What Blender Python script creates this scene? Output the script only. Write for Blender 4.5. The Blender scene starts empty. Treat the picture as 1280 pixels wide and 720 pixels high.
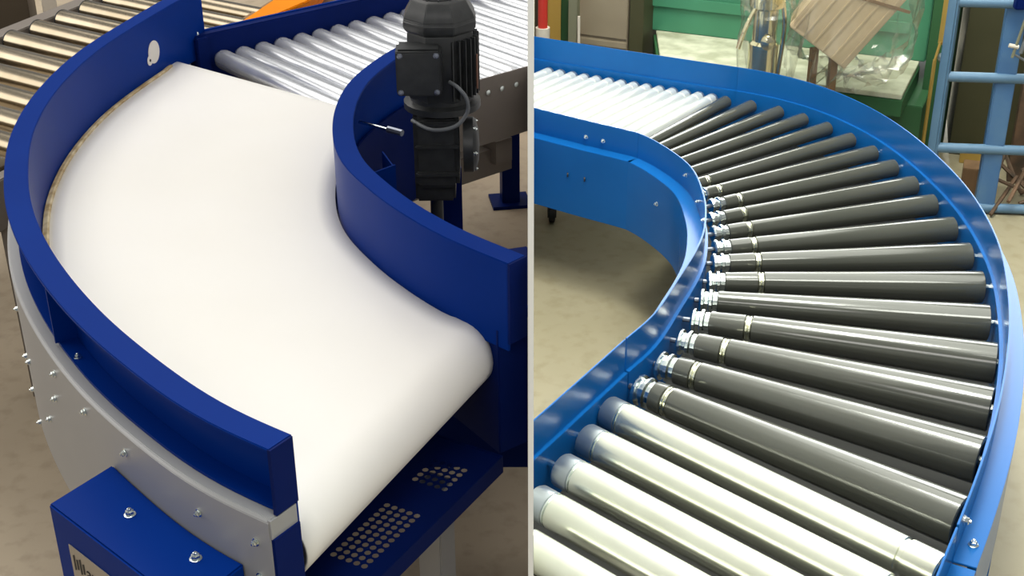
import bpy, bmesh, math, random
from mathutils import Vector, Matrix, Quaternion
random.seed(7)
S = bpy.context.scene
COL = S.collection

# ------------------------------------------------------------------ camera
cd = bpy.data.cameras.new('camera'); cam = bpy.data.objects.new('camera', cd); COL.objects.link(cam)
cd.sensor_width = 36.0; cd.lens = 1700 / 1280 * 36.0
cd.shift_x = -23.5 / 1280
cam.location = (0, 0, 1.95); cam.rotation_euler = (math.pi / 2 - 0.48, 0, 0)
cd.clip_start = 0.05; cd.clip_end = 200
S.camera = cam

# ------------------------------------------------------------------ world and lamps
w = bpy.data.worlds.new('hall_light'); S.world = w; w.use_nodes = True
wn = w.node_tree.nodes; bg = wn['Background']
bg.inputs[0].default_value = (0.93, 0.97, 1.0, 1); bg.inputs[1].default_value = 0.25

def area(name, loc, target, sx, sy, power, col=(1, 1, 1)):
    l = bpy.data.lights.new(name, 'AREA'); l.shape = 'RECTANGLE'; l.size = sx; l.size_y = sy
    l.energy = power; l.color = col
    o = bpy.data.objects.new(name, l); COL.objects.link(o); o.location = loc
    o.rotation_euler = (Vector(target) - Vector(loc)).to_track_quat('-Z', 'Y').to_euler()
    return o
area('skylight_belt_bay', (-2.7, 5.6, 5.2), (-2.7, 5.6, 0.0), 4.4, 7.5, 285, (1.0, 0.96, 0.90))
area('fill_belt_left', (-7.0, 5.0, 2.9), (-0.6, 3.0, 0.6), 6.0, 3.0, 165, (1.0, 0.96, 0.90))  # added light from the left for roller highlights and the grey skirt
area('fill_belt_front', (-1.2, -2.2, 3.9), (-0.3, 2.2, 0.9), 2.4, 1.2, 48, (1.0, 0.97, 0.93))  # added fill from the camera side for the divider edge and upright faces
area('window_roller_bay', (3.1, 11.0, 3.4), (0.9, 3.2, 0.6), 5.6, 5.0, 800, (0.98, 1.0, 0.95))
area('skylight_roller_bay', (1.3, 5.2, 5.4), (1.3, 5.2, 0.0), 2.4, 9.0, 340, (0.98, 1.0, 0.90))
area('fill_roller_floor', (0.40, 2.9, 4.9), (0.40, 2.9, 0.0), 0.6, 1.8, 150, (0.98, 1.0, 0.90))  # added fill above the curve's opening to lift the inner floor
area('fill_roller_front', (1.2, 0.2, 4.8), (0.6, 3.0, 0.2), 1.5, 1.0, 80, (0.98, 1.0, 0.90))  # added fill on the camera side for inner floor and roller highlights

S.view_settings.view_transform = 'Standard'; S.view_settings.look = 'None'
S.view_settings.gamma = 1.0; S.view_settings.exposure = 0.0
S.view_settings.use_curve_mapping = False

# ------------------------------------------------------------------ materials
def srgb(r, g, b):
    f = lambda c: (c / 255) / 12.92 if c / 255 <= 0.04045 else ((c / 255 + 0.055) / 1.055) ** 2.4
    return (f(r), f(g), f(b), 1)
def mat(name, col, rough=0.5, metal=0.0, noise=None, bump=0.0, spec=0.5, coat=0.0, stretch=(1, 1, 1), col2=None, detail=4, contrast=(0.35, 0.65), rvar=0.0, ior=1.5):
    m = bpy.data.materials.new(name); m.use_nodes = True
    nt = m.node_tree; b = nt.nodes['Principled BSDF']
    b.inputs['Base Color'].default_value = col; b.inputs['Roughness'].default_value = rough
    b.inputs['Metallic'].default_value = metal; b.inputs['Specular IOR Level'].default_value = spec
    b.inputs['IOR'].default_value = ior; b.inputs['Coat Weight'].default_value = coat; b.inputs['Coat Roughness'].default_value = 0.08
    if noise:
        tc = nt.nodes.new('ShaderNodeTexCoord'); mp = nt.nodes.new('ShaderNodeMapping')
        mp.inputs['Scale'].default_value = stretch
        nz = nt.nodes.new('ShaderNodeTexNoise'); nz.inputs['Scale'].default_value = noise; nz.inputs['Detail'].default_value = detail
        nt.links.new(tc.outputs['Object'], mp.inputs[0]); nt.links.new(mp.outputs[0], nz.inputs['Vector'])
        if col2:
            cr = nt.nodes.new('ShaderNodeValToRGB')
            cr.color_ramp.elements[0].position = contrast[0]; cr.color_ramp.elements[1].position = contrast[1]
            cr.color_ramp.elements[0].color = col; cr.color_ramp.elements[1].color = col2
            nt.links.new(nz.outputs['Fac'], cr.inputs[0]); nt.links.new(cr.outputs[0], b.inputs['Base Color'])
        if rvar:
            mr = nt.nodes.new('ShaderNodeMapRange'); mr.inputs['To Min'].default_value = rough - rvar; mr.inputs['To Max'].default_value = rough + rvar
            nt.links.new(nz.outputs['Fac'], mr.inputs['Value']); nt.links.new(mr.outputs[0], b.inputs['Roughness'])
        if bump:
            bp = nt.nodes.new('ShaderNodeBump'); bp.inputs['Strength'].default_value = bump; bp.inputs['Distance'].default_value = 0.004
            nt.links.new(nz.outputs['Fac'], bp.inputs['Height']); nt.links.new(bp.outputs[0], b.inputs['Normal'])
    return m
M = {}
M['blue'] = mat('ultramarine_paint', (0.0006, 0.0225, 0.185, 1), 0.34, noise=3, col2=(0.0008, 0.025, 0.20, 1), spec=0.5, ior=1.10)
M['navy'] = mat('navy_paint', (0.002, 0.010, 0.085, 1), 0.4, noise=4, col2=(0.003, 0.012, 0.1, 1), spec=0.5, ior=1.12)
M['rblue'] = mat('mid_blue_paint', (0.005, 0.10, 0.34, 1), 0.24, noise=2.5, col2=(0.007, 0.12, 0.40, 1), spec=0.5, ior=1.28, rvar=0.04)
M['belt'] = mat('white_belt', (0.86, 0.84, 0.79, 1), 0.36, noise=1.6, col2=(0.89, 0.875, 0.84, 1), detail=2)
M['belt_edge'] = mat('worn_belt_edge', (0.35, 0.24, 0.10, 1), 0.6, noise=25, col2=(0.62, 0.52, 0.33, 1))
M['grey'] = mat('grey_sheet', (0.34, 0.34, 0.345, 1), 0.42, metal=0.2, noise=2, col2=(0.38, 0.38, 0.385, 1))
M['greydark'] = mat('brown_grey_sheet', (0.16, 0.135, 0.115, 1), 0.5, noise=3, col2=(0.19, 0.165, 0.14, 1))
M['galv'] = mat('galvanised_steel', (0.66, 0.68, 0.71, 1), 0.26, metal=0.7, noise=12, col2=(0.76, 0.78, 0.81, 1))
M['silver'] = mat('zinc_plated_tube', (0.70, 0.71, 0.60, 1), 0.27, metal=0.88, noise=6, col2=(0.78, 0.79, 0.69, 1))
M['glare_zinc'] = mat('glare_zinc_tube', (0.70, 0.72, 0.70, 1), 0.33, metal=0.5, noise=6, col2=(0.76, 0.78, 0.76, 1))  # whiter copy of the silver tube; window glare put into the colour
M['gap_shade'] = mat('black_gap_shade', (0.018, 0.018, 0.016, 1), 0.6)  # for an added sheet that stands in for shade below the rollers
M['steel'] = mat('dull_steel_tube', (0.33, 0.275, 0.19, 1), 0.20, metal=0.95, noise=5, col2=(0.42, 0.355, 0.26, 1))
M['cap'] = mat('blue_grey_zinc_cap', (0.46, 0.50, 0.52, 1), 0.32, metal=0.9)
M['dark'] = mat('dark_sleeve', (0.062, 0.064, 0.053, 1), 0.13, noise=3, col2=(0.07, 0.071, 0.06, 1), spec=0.5, ior=1.62)
M['zinc'] = mat('bright_zinc', (0.72, 0.78, 0.76, 1), 0.2, metal=1.0, noise=60, col2=(0.85, 0.9, 0.88, 1))
M['zincy'] = mat('yellow_zinc', (0.74, 0.74, 0.56, 1), 0.25, metal=1.0, noise=60, col2=(0.85, 0.86, 0.72, 1))
M['black'] = mat('black_motor_paint', (0.018, 0.02, 0.021, 1), 0.42, noise=40, col2=(0.028, 0.03, 0.031, 1), bump=0.1)
M['rubber'] = mat('black_rubber', (0.012, 0.012, 0.012, 1), 0.6)
M['cable'] = mat('grey_cable', (0.13, 0.14, 0.15, 1), 0.45)
M['orange'] = mat('orange_paint', (0.86, 0.27, 0.0, 1), 0.4, noise=6, col2=(0.80, 0.24, 0.0, 1), ior=1.2)
M['brown'] = mat('brown_paint', (0.27, 0.15, 0.06, 1), 0.5)
M['white'] = mat('white_board', (0.93, 0.93, 0.92, 1), 0.5)
M['sticker'] = mat('white_sticker', (0.66, 0.62, 0.58, 1), 0.5)
M['plate'] = mat('name_plate', (0.36, 0.31, 0.25, 1), 0.4, metal=0.2)
M['ink'] = mat('black_ink', (0.015, 0.013, 0.012, 1), 0.6)
M['copper'] = mat('bronze_label', (0.20, 0.10, 0.065, 1), 0.45)
M['green'] = mat('green_machine_paint', (0.05, 0.21, 0.115, 1), 0.45, noise=3, col2=(0.06, 0.245, 0.14, 1))
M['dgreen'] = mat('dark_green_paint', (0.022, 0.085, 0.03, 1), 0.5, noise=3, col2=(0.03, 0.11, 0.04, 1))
M['ledge'] = mat('worn_bare_ledge', (0.36, 0.36, 0.25, 1), 0.55, noise=14, col2=(0.60, 0.60, 0.46, 1), detail=8)
M['card'] = mat('cardboard', (0.52, 0.40, 0.25, 1), 0.6, noise=6, col2=(0.62, 0.49, 0.32, 1))
M['wood'] = mat('brown_wood', (0.17, 0.095, 0.045, 1), 0.7, noise=20, col2=(0.23, 0.13, 0.06, 1), stretch=(1, 1, .1))
M['chrome'] = mat('yellowed_chrome', (0.72, 0.66, 0.45, 1), 0.16, metal=1.0)
M['gunmetal'] = mat('blue_grey_metal', (0.22, 0.24, 0.29, 1), 0.3, metal=0.8)
M['rack'] = mat('faded_blue_paint', (0.09, 0.18, 0.29, 1), 0.45, noise=9, col2=(0.115, 0.21, 0.32, 1), bump=0.05)
M['rackpost'] = mat('scuffed_blue_paint', (0.05, 0.14, 0.32, 1), 0.45, noise=9, col2=(0.08, 0.18, 0.33, 1))
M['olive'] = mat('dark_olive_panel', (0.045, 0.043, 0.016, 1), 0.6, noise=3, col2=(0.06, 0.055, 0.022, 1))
M['taupe'] = mat('taupe_cabinet_paint', (0.26, 0.21, 0.145, 1), 0.4, noise=4, col2=(0.31, 0.255, 0.18, 1))
M['postgrey'] = mat('olive_grey_post', (0.17, 0.17, 0.11, 1), 0.5)
M['red'] = mat('red_paint', (0.45, 0.025, 0.015, 1), 0.4)
M['dred'] = mat('dark_red_paint', (0.10, 0.012, 0.012, 1), 0.5)
M['yellow'] = mat('ochre_paint', (0.38, 0.24, 0.05, 1), 0.5)
M['darkbrown'] = mat('dark_brown_panel', (0.055, 0.04, 0.024, 1), 0.6, noise=3, col2=(0.075, 0.055, 0.032, 1))
M['cream'] = mat('cream_paint', (0.62, 0.56, 0.48, 1), 0.5)
M['rust'] = mat('rusty_scrap', (0.06, 0.04, 0.025, 1), 0.7, noise=15, col2=(0.16, 0.09, 0.05, 1))
def film_mat():
    m = bpy.data.materials.new('clear_plastic_film'); m.use_nodes = True; nt = m.node_tree
    for n in list(nt.nodes): nt.nodes.remove(n)
    N = nt.nodes.new; o = N('ShaderNodeOutputMaterial'); mx = N('ShaderNodeMixShader'); m2 = N('ShaderNodeMixShader')
    t = N('ShaderNodeBsdfTransparent'); t.inputs[0].default_value = (0.97, 0.97, 0.95, 1)
    d = N('ShaderNodeBsdfDiffuse'); d.inputs[0].default_value = (0.75, 0.74, 0.66, 1); m2.inputs[0].default_value = 0.07
    g = N('ShaderNodeBsdfGlossy'); g.inputs['Roughness'].default_value = 0.2
    fr = N('ShaderNodeFresnel'); fr.inputs[0].default_value = 1.35
    ad = N('ShaderNodeMath'); ad.operation = 'MULTIPLY_ADD'; ad.inputs[1].default_value = 0.45; ad.inputs[2].default_value = 0.02
    nt.links.new(fr.outputs[0], ad.inputs[0]); nt.links.new(ad.outputs[0], mx.inputs[0])
    nt.links.new(t.outputs[0], m2.inputs[1]); nt.links.new(d.outputs[0], m2.inputs[2])
    nt.links.new(m2.outputs[0], mx.inputs[1]); nt.links.new(g.outputs[0], mx.inputs[2]); nt.links.new(mx.outputs[0], o.inputs[0])
    return m
M['film'] = film_mat()
def floor_mat(name, c1, c2, c3, rough, streak=None):
    m = bpy.data.materials.new(name); m.use_nodes = True; nt = m.node_tree; b = nt.nodes['Principled BSDF']
    tc = nt.nodes.new('ShaderNodeTexCoord')
    n1 = nt.nodes.new('ShaderNodeTexNoise'); n1.inputs['Scale'].default_value = 1.7; n1.inputs['Detail'].default_value = 6
    n2 = nt.nodes.new('ShaderNodeTexNoise'); n2.inputs['Scale'].default_value = 22; n2.inputs['Detail'].default_value = 6
    nt.links.new(tc.outputs['Object'], n1.inputs['Vector']); nt.links.new(tc.outputs['Object'], n2.inputs['Vector'])
    cr = nt.nodes.new('ShaderNodeValToRGB'); e = cr.color_ramp.elements
    e[0].position = .3; e[0].color = c1; e[1].position = .7; e[1].color = c2
    nt.links.new(n1.outputs['Fac'], cr.inputs[0])
    mx = nt.nodes.new('ShaderNodeMix'); mx.data_type = 'RGBA'
    mr = nt.nodes.new('ShaderNodeMapRange'); mr.inputs['From Min'].default_value = .5; mr.inputs['From Max'].default_value = .75; mr.inputs['To Max'].default_value = .6
    nt.links.new(n2.outputs['Fac'], mr.inputs['Value']); nt.links.new(mr.outputs[0], mx.inputs['Factor'])
    nt.links.new(cr.outputs[0], mx.inputs['A']); mx.inputs['B'].default_value = c3
    nt.links.new(mx.outputs['Result'], b.inputs['Base Color']); b.inputs['Roughness'].default_value = rough
    bp = nt.nodes.new('ShaderNodeBump'); bp.inputs['Strength'].default_value = .15; bp.inputs['Distance'].default_value = .003
    nt.links.new(n2.outputs['Fac'], bp.inputs['Height']); nt.links.new(bp.outputs[0], b.inputs['Normal'])
    return m
M['floorL'] = floor_mat('brown_concrete', (0.36, 0.29, 0.20, 1), (0.45, 0.37, 0.265, 1), (0.28, 0.22, 0.145, 1), .6)
M['floorR'] = floor_mat('pale_concrete', (0.30, 0.26, 0.165, 1), (0.36, 0.315, 0.215, 1), (0.24, 0.20, 0.115, 1), .5)

# ------------------------------------------------------------------ mesh helpers
def top_of(o):
    while o.parent: o = o.parent
    return o
BAY = 0          # -1: left bay, +1: right bay; pieces end where they meet the partition
class MB:
    def __init__(s): s.v = []; s.f = []
    def add(s, vs, fs):
        k = len(s.v); s.v += [Vector(p) for p in vs]; s.f += [tuple(i + k for i in f) for f in fs]; return s
    def box(s, c, size, rz=0, R=None):
        hx, hy, hz = size[0] / 2, size[1] / 2, size[2] / 2
        m = R if R is not None else Matrix.Rotation(rz, 3, 'Z')
        vs = [Vector(c) + m @ Vector((x * hx, y * hy, z * hz)) for x, y, z in
              ((-1,-1,-1),(1,-1,-1),(1,1,-1),(-1,1,-1),(-1,-1,1),(1,-1,1),(1,1,1),(-1,1,1))]
        return s.add(vs, ((0,3,2,1),(4,5,6,7),(0,1,5,4),(1,2,6,5),(2,3,7,6),(3,0,4,7)))
    def prism(s, poly, z0, z1):
        a = sum(poly[i][0] * poly[(i+1) % len(poly)][1] - poly[(i+1) % len(poly)][0] * poly[i][1] for i in range(len(poly)))
        if a < 0: poly = poly[::-1]
        n = len(poly)
        vs = [(p[0], p[1], z0) for p in poly] + [(p[0], p[1], z1) for p in poly]
        fs = [tuple(range(n - 1, -1, -1)), tuple(range(n, 2 * n))] + [(i, (i+1) % n, n + (i+1) % n, n + i) for i in range(n)]
        return s.add(vs, fs)
    def sweep(s, path, prof, sign=1, zoff=None):
        # path: plan points; prof: closed (offset, z); offset along the plan normal
        n = len(path); k = len(prof); vs = []
        for i, p in enumerate(path):
            a = Vector(path[max(i-1, 0)]); b = Vector(path[min(i+1, n-1)]); t = (b - a).normalized()
            nr = Vector((t.y, -t.x)) * sign
            for o, z in prof:
                vs.append((p[0] + nr.x * o, p[1] + nr.y * o, z + (zoff(i / (n-1), z) if zoff else 0)))
        fs = [(i*k + j, i*k + (j+1) % k, (i+1)*k + (j+1) % k, (i+1)*k + j) for i in range(n-1) for j in range(k)]
        fs += [tuple(range(k-1, -1, -1)), tuple((n-1)*k + j for j in range(k))]
        return s.add(vs, fs)
    def lathe(s, p0, p1, prof, n=20):
        # prof: list of (distance from p0 along the axis, radius)
        p0 = Vector(p0); p1 = Vector(p1); d = (p1 - p0).normalized()
        u = d.orthogonal().normalized(); w_ = d.cross(u); vs = []
        for a, r in prof:
            for j in range(n):
                t = 2 * math.pi * j / n
                vs.append(p0 + d * a + (u * math.cos(t) + w_ * math.sin(t)) * max(r, 1e-5))
        k = len(prof)
        fs = [(i*n + j, i*n + (j+1) % n, (i+1)*n + (j+1) % n, (i+1)*n + j) for i in range(k-1) for j in range(n)]
        fs += [tuple(range(n-1, -1, -1)), tuple((k-1)*n + j for j in range(n))]
        return s.add(vs, fs)
    def tube(s, pts, r, n=10, sub=4):
        pts = smooth3(pts, sub) if sub else [Vector(p) for p in pts]
        vs = []; k = len(pts); u = None
        for i, p in enumerate(pts):
            t = (pts[min(i+1, k-1)] - pts[max(i-1, 0)]).normalized()
            u = t.orthogonal().normalized() if u is None else (u - t * u.dot(t)).normalized()
            w_ = t.cross(u)
            vs += [p + (u * math.cos(2*math.pi*j/n) + w_ * math.sin(2*math.pi*j/n)) * r for j in range(n)]
        fs = [(i*n + j, i*n + (j+1) % n, (i+1)*n + (j+1) % n, (i+1)*n + j) for i in range(k-1) for j in range(n)]
        fs += [tuple(range(n-1, -1, -1)), tuple((k-1)*n + j for j in range(n))]
        return s.add(vs, fs)
    def mesh(s, name, m, bevel=0, ang=35, origin=None):
        o = Vector(origin) if origin is not None else Vector((0, 0, 0))
        me = bpy.data.meshes.new(name); me.from_pydata([p - o for p in s.v], [], s.f)
        bm = bmesh.new(); bm.from_mesh(me); bmesh.ops.recalc_face_normals(bm, faces=bm.faces)
        if bevel:
            es = [e for e in bm.edges if len(e.link_faces) == 2 and e.calc_face_angle(0) > 0.5]
            bmesh.ops.bevel(bm, geom=es, offset=bevel, segments=2, affect='EDGES', clamp_overlap=True)
        if BAY:
            xs = [v.co.x + o.x for v in bm.verts]
            if (BAY > 0 and min(xs) < .0048) or (BAY < 0 and max(xs) > -.0048):
                r_ = bmesh.ops.bisect_plane(bm, geom=bm.verts[:] + bm.edges[:] + bm.faces[:], plane_co=(BAY*.0050 - o.x, 0, 0), plane_no=(BAY, 0, 0), clear_inner=True)
                cut = [e for e in r_['geom_cut'] if isinstance(e, bmesh.types.BMEdge)]
                if cut: bmesh.ops.holes_fill(bm, edges=cut, sides=0)
        bm.to_mesh(me); bm.free()
        me.polygons.foreach_set('use_smooth', [True] * len(me.polygons)); me.set_sharp_from_angle(angle=math.radians(ang))
        me.materials.append(M[m]); return me
    def build(s, name, m, parent=None, bevel=0, ang=35):
        org = top_of(parent).location if parent else None
        if parent is None:
            xs = [p.x for p in s.v]; ys = [p.y for p in s.v]; zs = [p.z for p in s.v]
            org = Vector(((min(xs)+max(xs))/2, (min(ys)+max(ys))/2, min(zs)))
        o = bpy.data.objects.new(name, s.mesh(name, m, bevel, ang, org)); COL.objects.link(o)
        if parent: o.parent = parent
        else: o.location = org
        return o
def smooth3(pts, sub):
    pts = [Vector(p) for p in pts]; out = []
    for i in range(len(pts) - 1):
        p0 = pts[max(i-1, 0)]; p1 = pts[i]; p2 = pts[i+1]; p3 = pts[min(i+2, len(pts)-1)]
        for j in range(sub):
            t = j / sub
            out.append(0.5 * (2*p1 + (p2-p0)*t + (2*p0 - 5*p1 + 4*p2 - p3)*t*t + (3*p1 - p0 - 3*p2 + p3)*t**3))
    out.append(pts[-1]); return out
def plan(pts, n=70, it=12):
    # smooth, evenly spaced plan curve through the given points
    p = smooth3([(a, b, 0) for a, b in pts], 12)
    def resample(p):
        L = [0]
        for i in range(1, len(p)): L.append(L[-1] + (p[i] - p[i-1]).length)
        out = []; k = 0
        for i in range(n):
            s_ = L[-1] * i / (n-1)
            while k < len(p) - 2 and L[k+1] < s_: k += 1
            out.append(p[k].lerp(p[k+1], (s_ - L[k]) / max(L[k+1] - L[k], 1e-9)))
        return out
    q = resample(p)
    for _ in range(it):
        q = [q[0]] + [(q[i-1] + 2*q[i] + q[i+1]) / 4 for i in range(1, n-1)] + [q[-1]]
    return [Vector((a.x, a.y)) for a in resample(q)]
def offset(path, o, sign=1):
    n = len(path); out = []
    for i, p in enumerate(path):
        t = (path[min(i+1, n-1)] - path[max(i-1, 0)]).normalized()
        out.append(p + Vector((t.y, -t.x)) * sign * o)
    return out
def tag(o, label=None, cat=None, group=None, kind=None):
    if label: o['label'] = label
    if cat: o['category'] = cat
    if group: o['group'] = group
    if kind: o['kind'] = kind
    return o
def thing(name, loc, label, cat, group=None):
    o = bpy.data.objects.new(name, None); o.empty_display_size = .1; COL.objects.link(o); o.location = loc
    return tag(o, label, cat, group)
def put(name, me, parent, loc, axis=None):
    # a part with shared mesh data; its local +Z turned to axis
    o = bpy.data.objects.new(name, me); COL.objects.link(o); o.parent = parent
    o.location = Vector(loc) - top_of(parent).location
    if axis is not None:
        o.rotation_mode = 'QUATERNION'; o.rotation_quaternion = Vector(axis).to_track_quat('Z', 'Y')
    return o
def bolt_mesh(r=.008):
    b = MB(); b.lathe((0,0,0), (0,0,1), [(0, r*1.25), (r*.25, r*1.25), (r*.3, r*1.1)], 12)
    b.lathe((0,0,r*.25), (0,0,1), [(0, r*.9), (r*.75, r*.9), (r*.95, r*.65)], 6)
    b.lathe((0,0,r*.9), (0,0,1), [(0, r*.45), (r*.7, r*.45), (r*.8, r*.3)], 8)
    return b.mesh('bolt', 'zinc', ang=30)
BOLT = bolt_mesh(.0075); BOLT_S = bolt_mesh(.0055); BOLT_K = bolt_mesh(.005); BOLT_K.materials[0] = M['gunmetal']
def dome_mesh(r):
    b = MB(); b.lathe((0,0,0), (0,0,1), [(0, r), (r*.35, r*.9), (r*.6, r*.55), (r*.7, .0005)], 10)
    return b.mesh('rivet', 'zinc')
RIVET = dome_mesh(.0085)

# ------------------------------------------------------------------ setting
def slab(name, x0, x1, y0, y1, z0, z1, m):
    o = MB().box(((x0+x1)/2, (y0+y1)/2, (z0+z1)/2), (x1-x0, y1-y0, z1-z0)).build(name, m); return o
tag(slab('floor_left', -7, -0.0, -3, 12, -.1, 0, 'floorL'), 'brown-grey concrete floor under the white belt conveyor', 'floor', kind='structure')
tag(slab('floor_right', 0.0, 7, -3, 12, -.1, 0, 'floorR'), 'pale tan concrete floor under the roller conveyor', 'floor', kind='structure')
tag(slab('added_divider', -.0037, .0037, 1.5, 12, 0, 5.0, 'white'), 'added thin white upright partition between the two conveyors, seen edge-on', 'divider', kind='structure')  # made-up divider between two views; full height to block the right window's light

# =================================================================== LEFT BAY
BAY = -1
# ---- belt curve
BC = thing('curved_belt_conveyor', (-.65, 2.4, 0), 'blue-framed ninety degree curve conveyor with a wide white belt', 'conveyor')
GO = plan([(-.328,1.563),(-.412,1.618),(-.497,1.695),(-.554,1.758),(-.638,1.851),(-.726,1.966),(-.816,2.102),(-.897,2.247),(-.959,2.388),(-1.002,2.515),(-1.056,2.706),(-1.089,2.959),(-1.085,3.234),(-1.050,3.448),(-1.010,3.62),(-.985,3.739),(-.945,3.84)], 90)
GI = plan([(-.039,2.097),(-.148,2.196),(-.205,2.262),(-.257,2.331),(-.293,2.385),(-.328,2.447),(-.375,2.535),(-.41,2.648),(-.433,2.80),(-.437,2.93),(-.43,3.04),(-.405,3.151),(-.345,3.316),(-.27,3.43)], 80)
# outward side of the outer guide is the right-hand... choose the sign that points away from the curve's centre
CL = Vector((.316, 2.70))
def outward(path):
    a = offset(path, .01, 1); i = len(path) // 2
    return 1 if (a[i] - CL).length > (path[i] - CL).length else -1
SO = outward(GO); SI = outward(GI)
ZB, ZG, ZL = .75, .91, .79
# belt: flat annular sector, nose roll at the near end, far roll at the far end
def belt():
    n = 60
    N_o, N_i = Vector((-.378, 1.60)), Vector((-.113, 2.172))       # nose roll axis
    F_o, F_i = Vector((-1.006, 3.68)), Vector((-.44, 3.268))       # far roll axis
    def between(path, a, b, inset):
        q = offset(path, inset, 1)
        i0 = min(range(len(q)), key=lambda i: (q[i]-a).length); i1 = min(range(len(q)), key=lambda i: (q[i]-b).length)
        if i1 < i0: i0, i1 = i1, i0; 
        seg = q[i0+2:i1-1]
        if (seg[0]-a).length > (seg[-1]-a).length: seg = seg[::-1]
        seg = [a] + seg + [b]
        L = [0]
        for i in range(1, len(seg)): L.append(L[-1] + (seg[i]-seg[i-1]).length)
        out = []; k = 0
        for i in range(n):
            s_ = L[-1]*i/(n-1)
            while k < len(seg)-2 and L[k+1] < s_: k += 1
            out.append(seg[k].lerp(seg[k+1], (s_-L[k])/max(L[k+1]-L[k], 1e-9)))
        return out
    O = between(GO, N_o, F_o, -.004*SO); I = between(GI, N_i, F_i, .004*SI)
    rho = .06; rows = []
    nn = Vector(((N_i-N_o).y, -(N_i-N_o).x)).normalized()
    if nn.y > 0: nn = -nn
    ff = Vector(((F_i-F_o).y, -(F_i-F_o).x)).normalized()
    if ff.y < 0: ff = -ff
    rows.append([(O[8].x, O[8].y, ZB-2*rho), (I[8].x, I[8].y, ZB-2*rho)])
    for k in range(0, 15):
        t = math.pi * (1 - k/14)
        d = nn * math.sin(t) * rho; z = ZB - rho + rho*math.cos(t)
        rows.append([(N_o.x+d.x, N_o.y+d.y, z), (N_i.x+d.x, N_i.y+d.y, z)])
    for i in range(1, n-1): rows.append([(O[i].x, O[i].y, ZB), (I[i].x, I[i].y, ZB)])
    for k in range(0, 13):
        t = math.pi * k/12
        d = ff * math.sin(t) * .045; z = ZB - .045 + .045*math.cos(t)
        rows.append([(F_o.x+d.x, F_o.y+d.y, z), (F_i.x+d.x, F_i.y+d.y, z)])
    m = 14; vs = []; fs = []
    for a, b in rows:
        a = Vector(a); b = Vector(b)
        vs += [a.lerp(b, j/m) for j in range(m+1)]
    for i in range(len(rows)-1):
        for j in range(m): fs.append((i*(m+1)+j, i*(m+1)+j+1, (i+1)*(m+1)+j+1, (i+1)*(m+1)+j))
    b = MB().add(vs, fs); o = b.build('belt', 'belt', BC, ang=60)
    sm = o.modifiers.new('thickness', 'SOLIDIFY'); sm.thickness = .004; sm.offset = -1
    return O, I, N_o, N_i, F_o, F_i
O_, I_, N_o, N_i, F_o, F_i = belt()
nd = (N_i - N_o).normalized()
MB().lathe((N_o.x, N_o.y, ZB-.06), (N_i.x, N_i.y, ZB-.06), [(.002, .02), (.003, .0545), ((N_i-N_o).length-.003, .0545), ((N_i-N_o).length-.002, .02)], 28).build('nose_roller', 'gunmetal', BC)
# worn fabric rim where the belt's outer edge runs along the guide
rim = MB().sweep(O_[1:-1], [(-.002, ZB-.006), (.011, ZB-.006), (.011, ZB+.004), (.007, ZB+.0055), (-.002, ZB+.003)], -outward(O_[1:-1]))
tag(rim.build('belt_rim', 'belt_edge', BC), 'frayed tan rim along the outer belt edge')
# outer guide: channel open to the outside
og = MB().sweep(GO, [(0, ZB-.03), (.006, ZB-.03), (.006, ZG-.006), (.046, ZG-.006), (.046, ZG), (0, ZG)], SO).build('outer_guide', 'blue', BC, bevel=.0012)
MB().sweep(GO, [(.0065, ZL+.001), (.038, ZL+.001), (.038, ZL+.006), (.0065, ZL+.006)], SO, lambda t, z: .010*max(0, 1-t/.2)).build('lower_flange', 'blue', og)
def radial_plate(path, i, sign, o0, o1, z0, z1, th):
    n = len(path); t = (path[min(i+1, n-1)] - path[max(i-1, 0)]).normalized(); nr = Vector((t.y, -t.x))*sign; p = path[i]
    a = p + nr*o0; b = p + nr*o1
    return MB().prism([tuple(a - t*th/2), tuple(b - t*th/2), tuple(b + t*th/2), tuple(a + t*th/2)], z0, z1)
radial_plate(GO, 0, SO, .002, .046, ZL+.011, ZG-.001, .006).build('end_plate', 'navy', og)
radial_plate(GO, len(GO)-1, SO, .002, .046, ZL+.001, ZG-.001, .006).build('end_plate', 'blue', og)
gi_ = min(range(len(GO)), key=lambda i: (GO[i]-Vector((-.775, 2.05))).length)
radial_plate(GO, gi_, SO, .006, .044, ZL+.006, ZG-.006, .005).build('gusset', 'blue', og)
# grey skirt with its top lip
sk = MB().sweep(GO, [(.0072, ZL-.03), (.0072, ZL), (.056, ZL), (.060, ZL-.005), (.060, .475), (.056, .475), (.056, ZL-.03)], SO, lambda t, z: .010*max(0, 1-t/.2) if z > .7 else 0).build('skirt', 'grey', BC, bevel=.001)
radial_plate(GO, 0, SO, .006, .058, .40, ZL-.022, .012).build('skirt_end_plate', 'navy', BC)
radial_plate(GO, 0, SO, .0075, .059, ZL-.022, ZL+.009, .006).build('lip_end', 'grey', sk)
# bolts on the skirt, and in the guide channel
def surf(path, i, sign, o):
    n = len(path); t = (path[min(i+1, n-1)] - path[max(i-1, 0)]).normalized(); nr = Vector((t.y, -t.x))*sign
    return path[i] + nr*o, nr
for i, z in ((34,.61),(36,.50),(32,.472+.02),(31,.644),(22,.755),(23,.69),(17,.755),(12,.752),(5,.748),(1,.752),(1,.69),(37,.67),(26,.60)):
    p, nr = surf(GO, i, SO, .060); put('bolt', BOLT_S, sk, (p.x, p.y, z), (nr.x, nr.y, 0))
put('bolt', BOLT_S, og, (-.757, 1.964, ZL+.006), (0, 0, 1))
p, nr = surf(GO, 1, SO, .006); put('bolt', BOLT_S, og, (p.x, p.y, ZL+.028), (nr.x, nr.y, 0))
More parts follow.
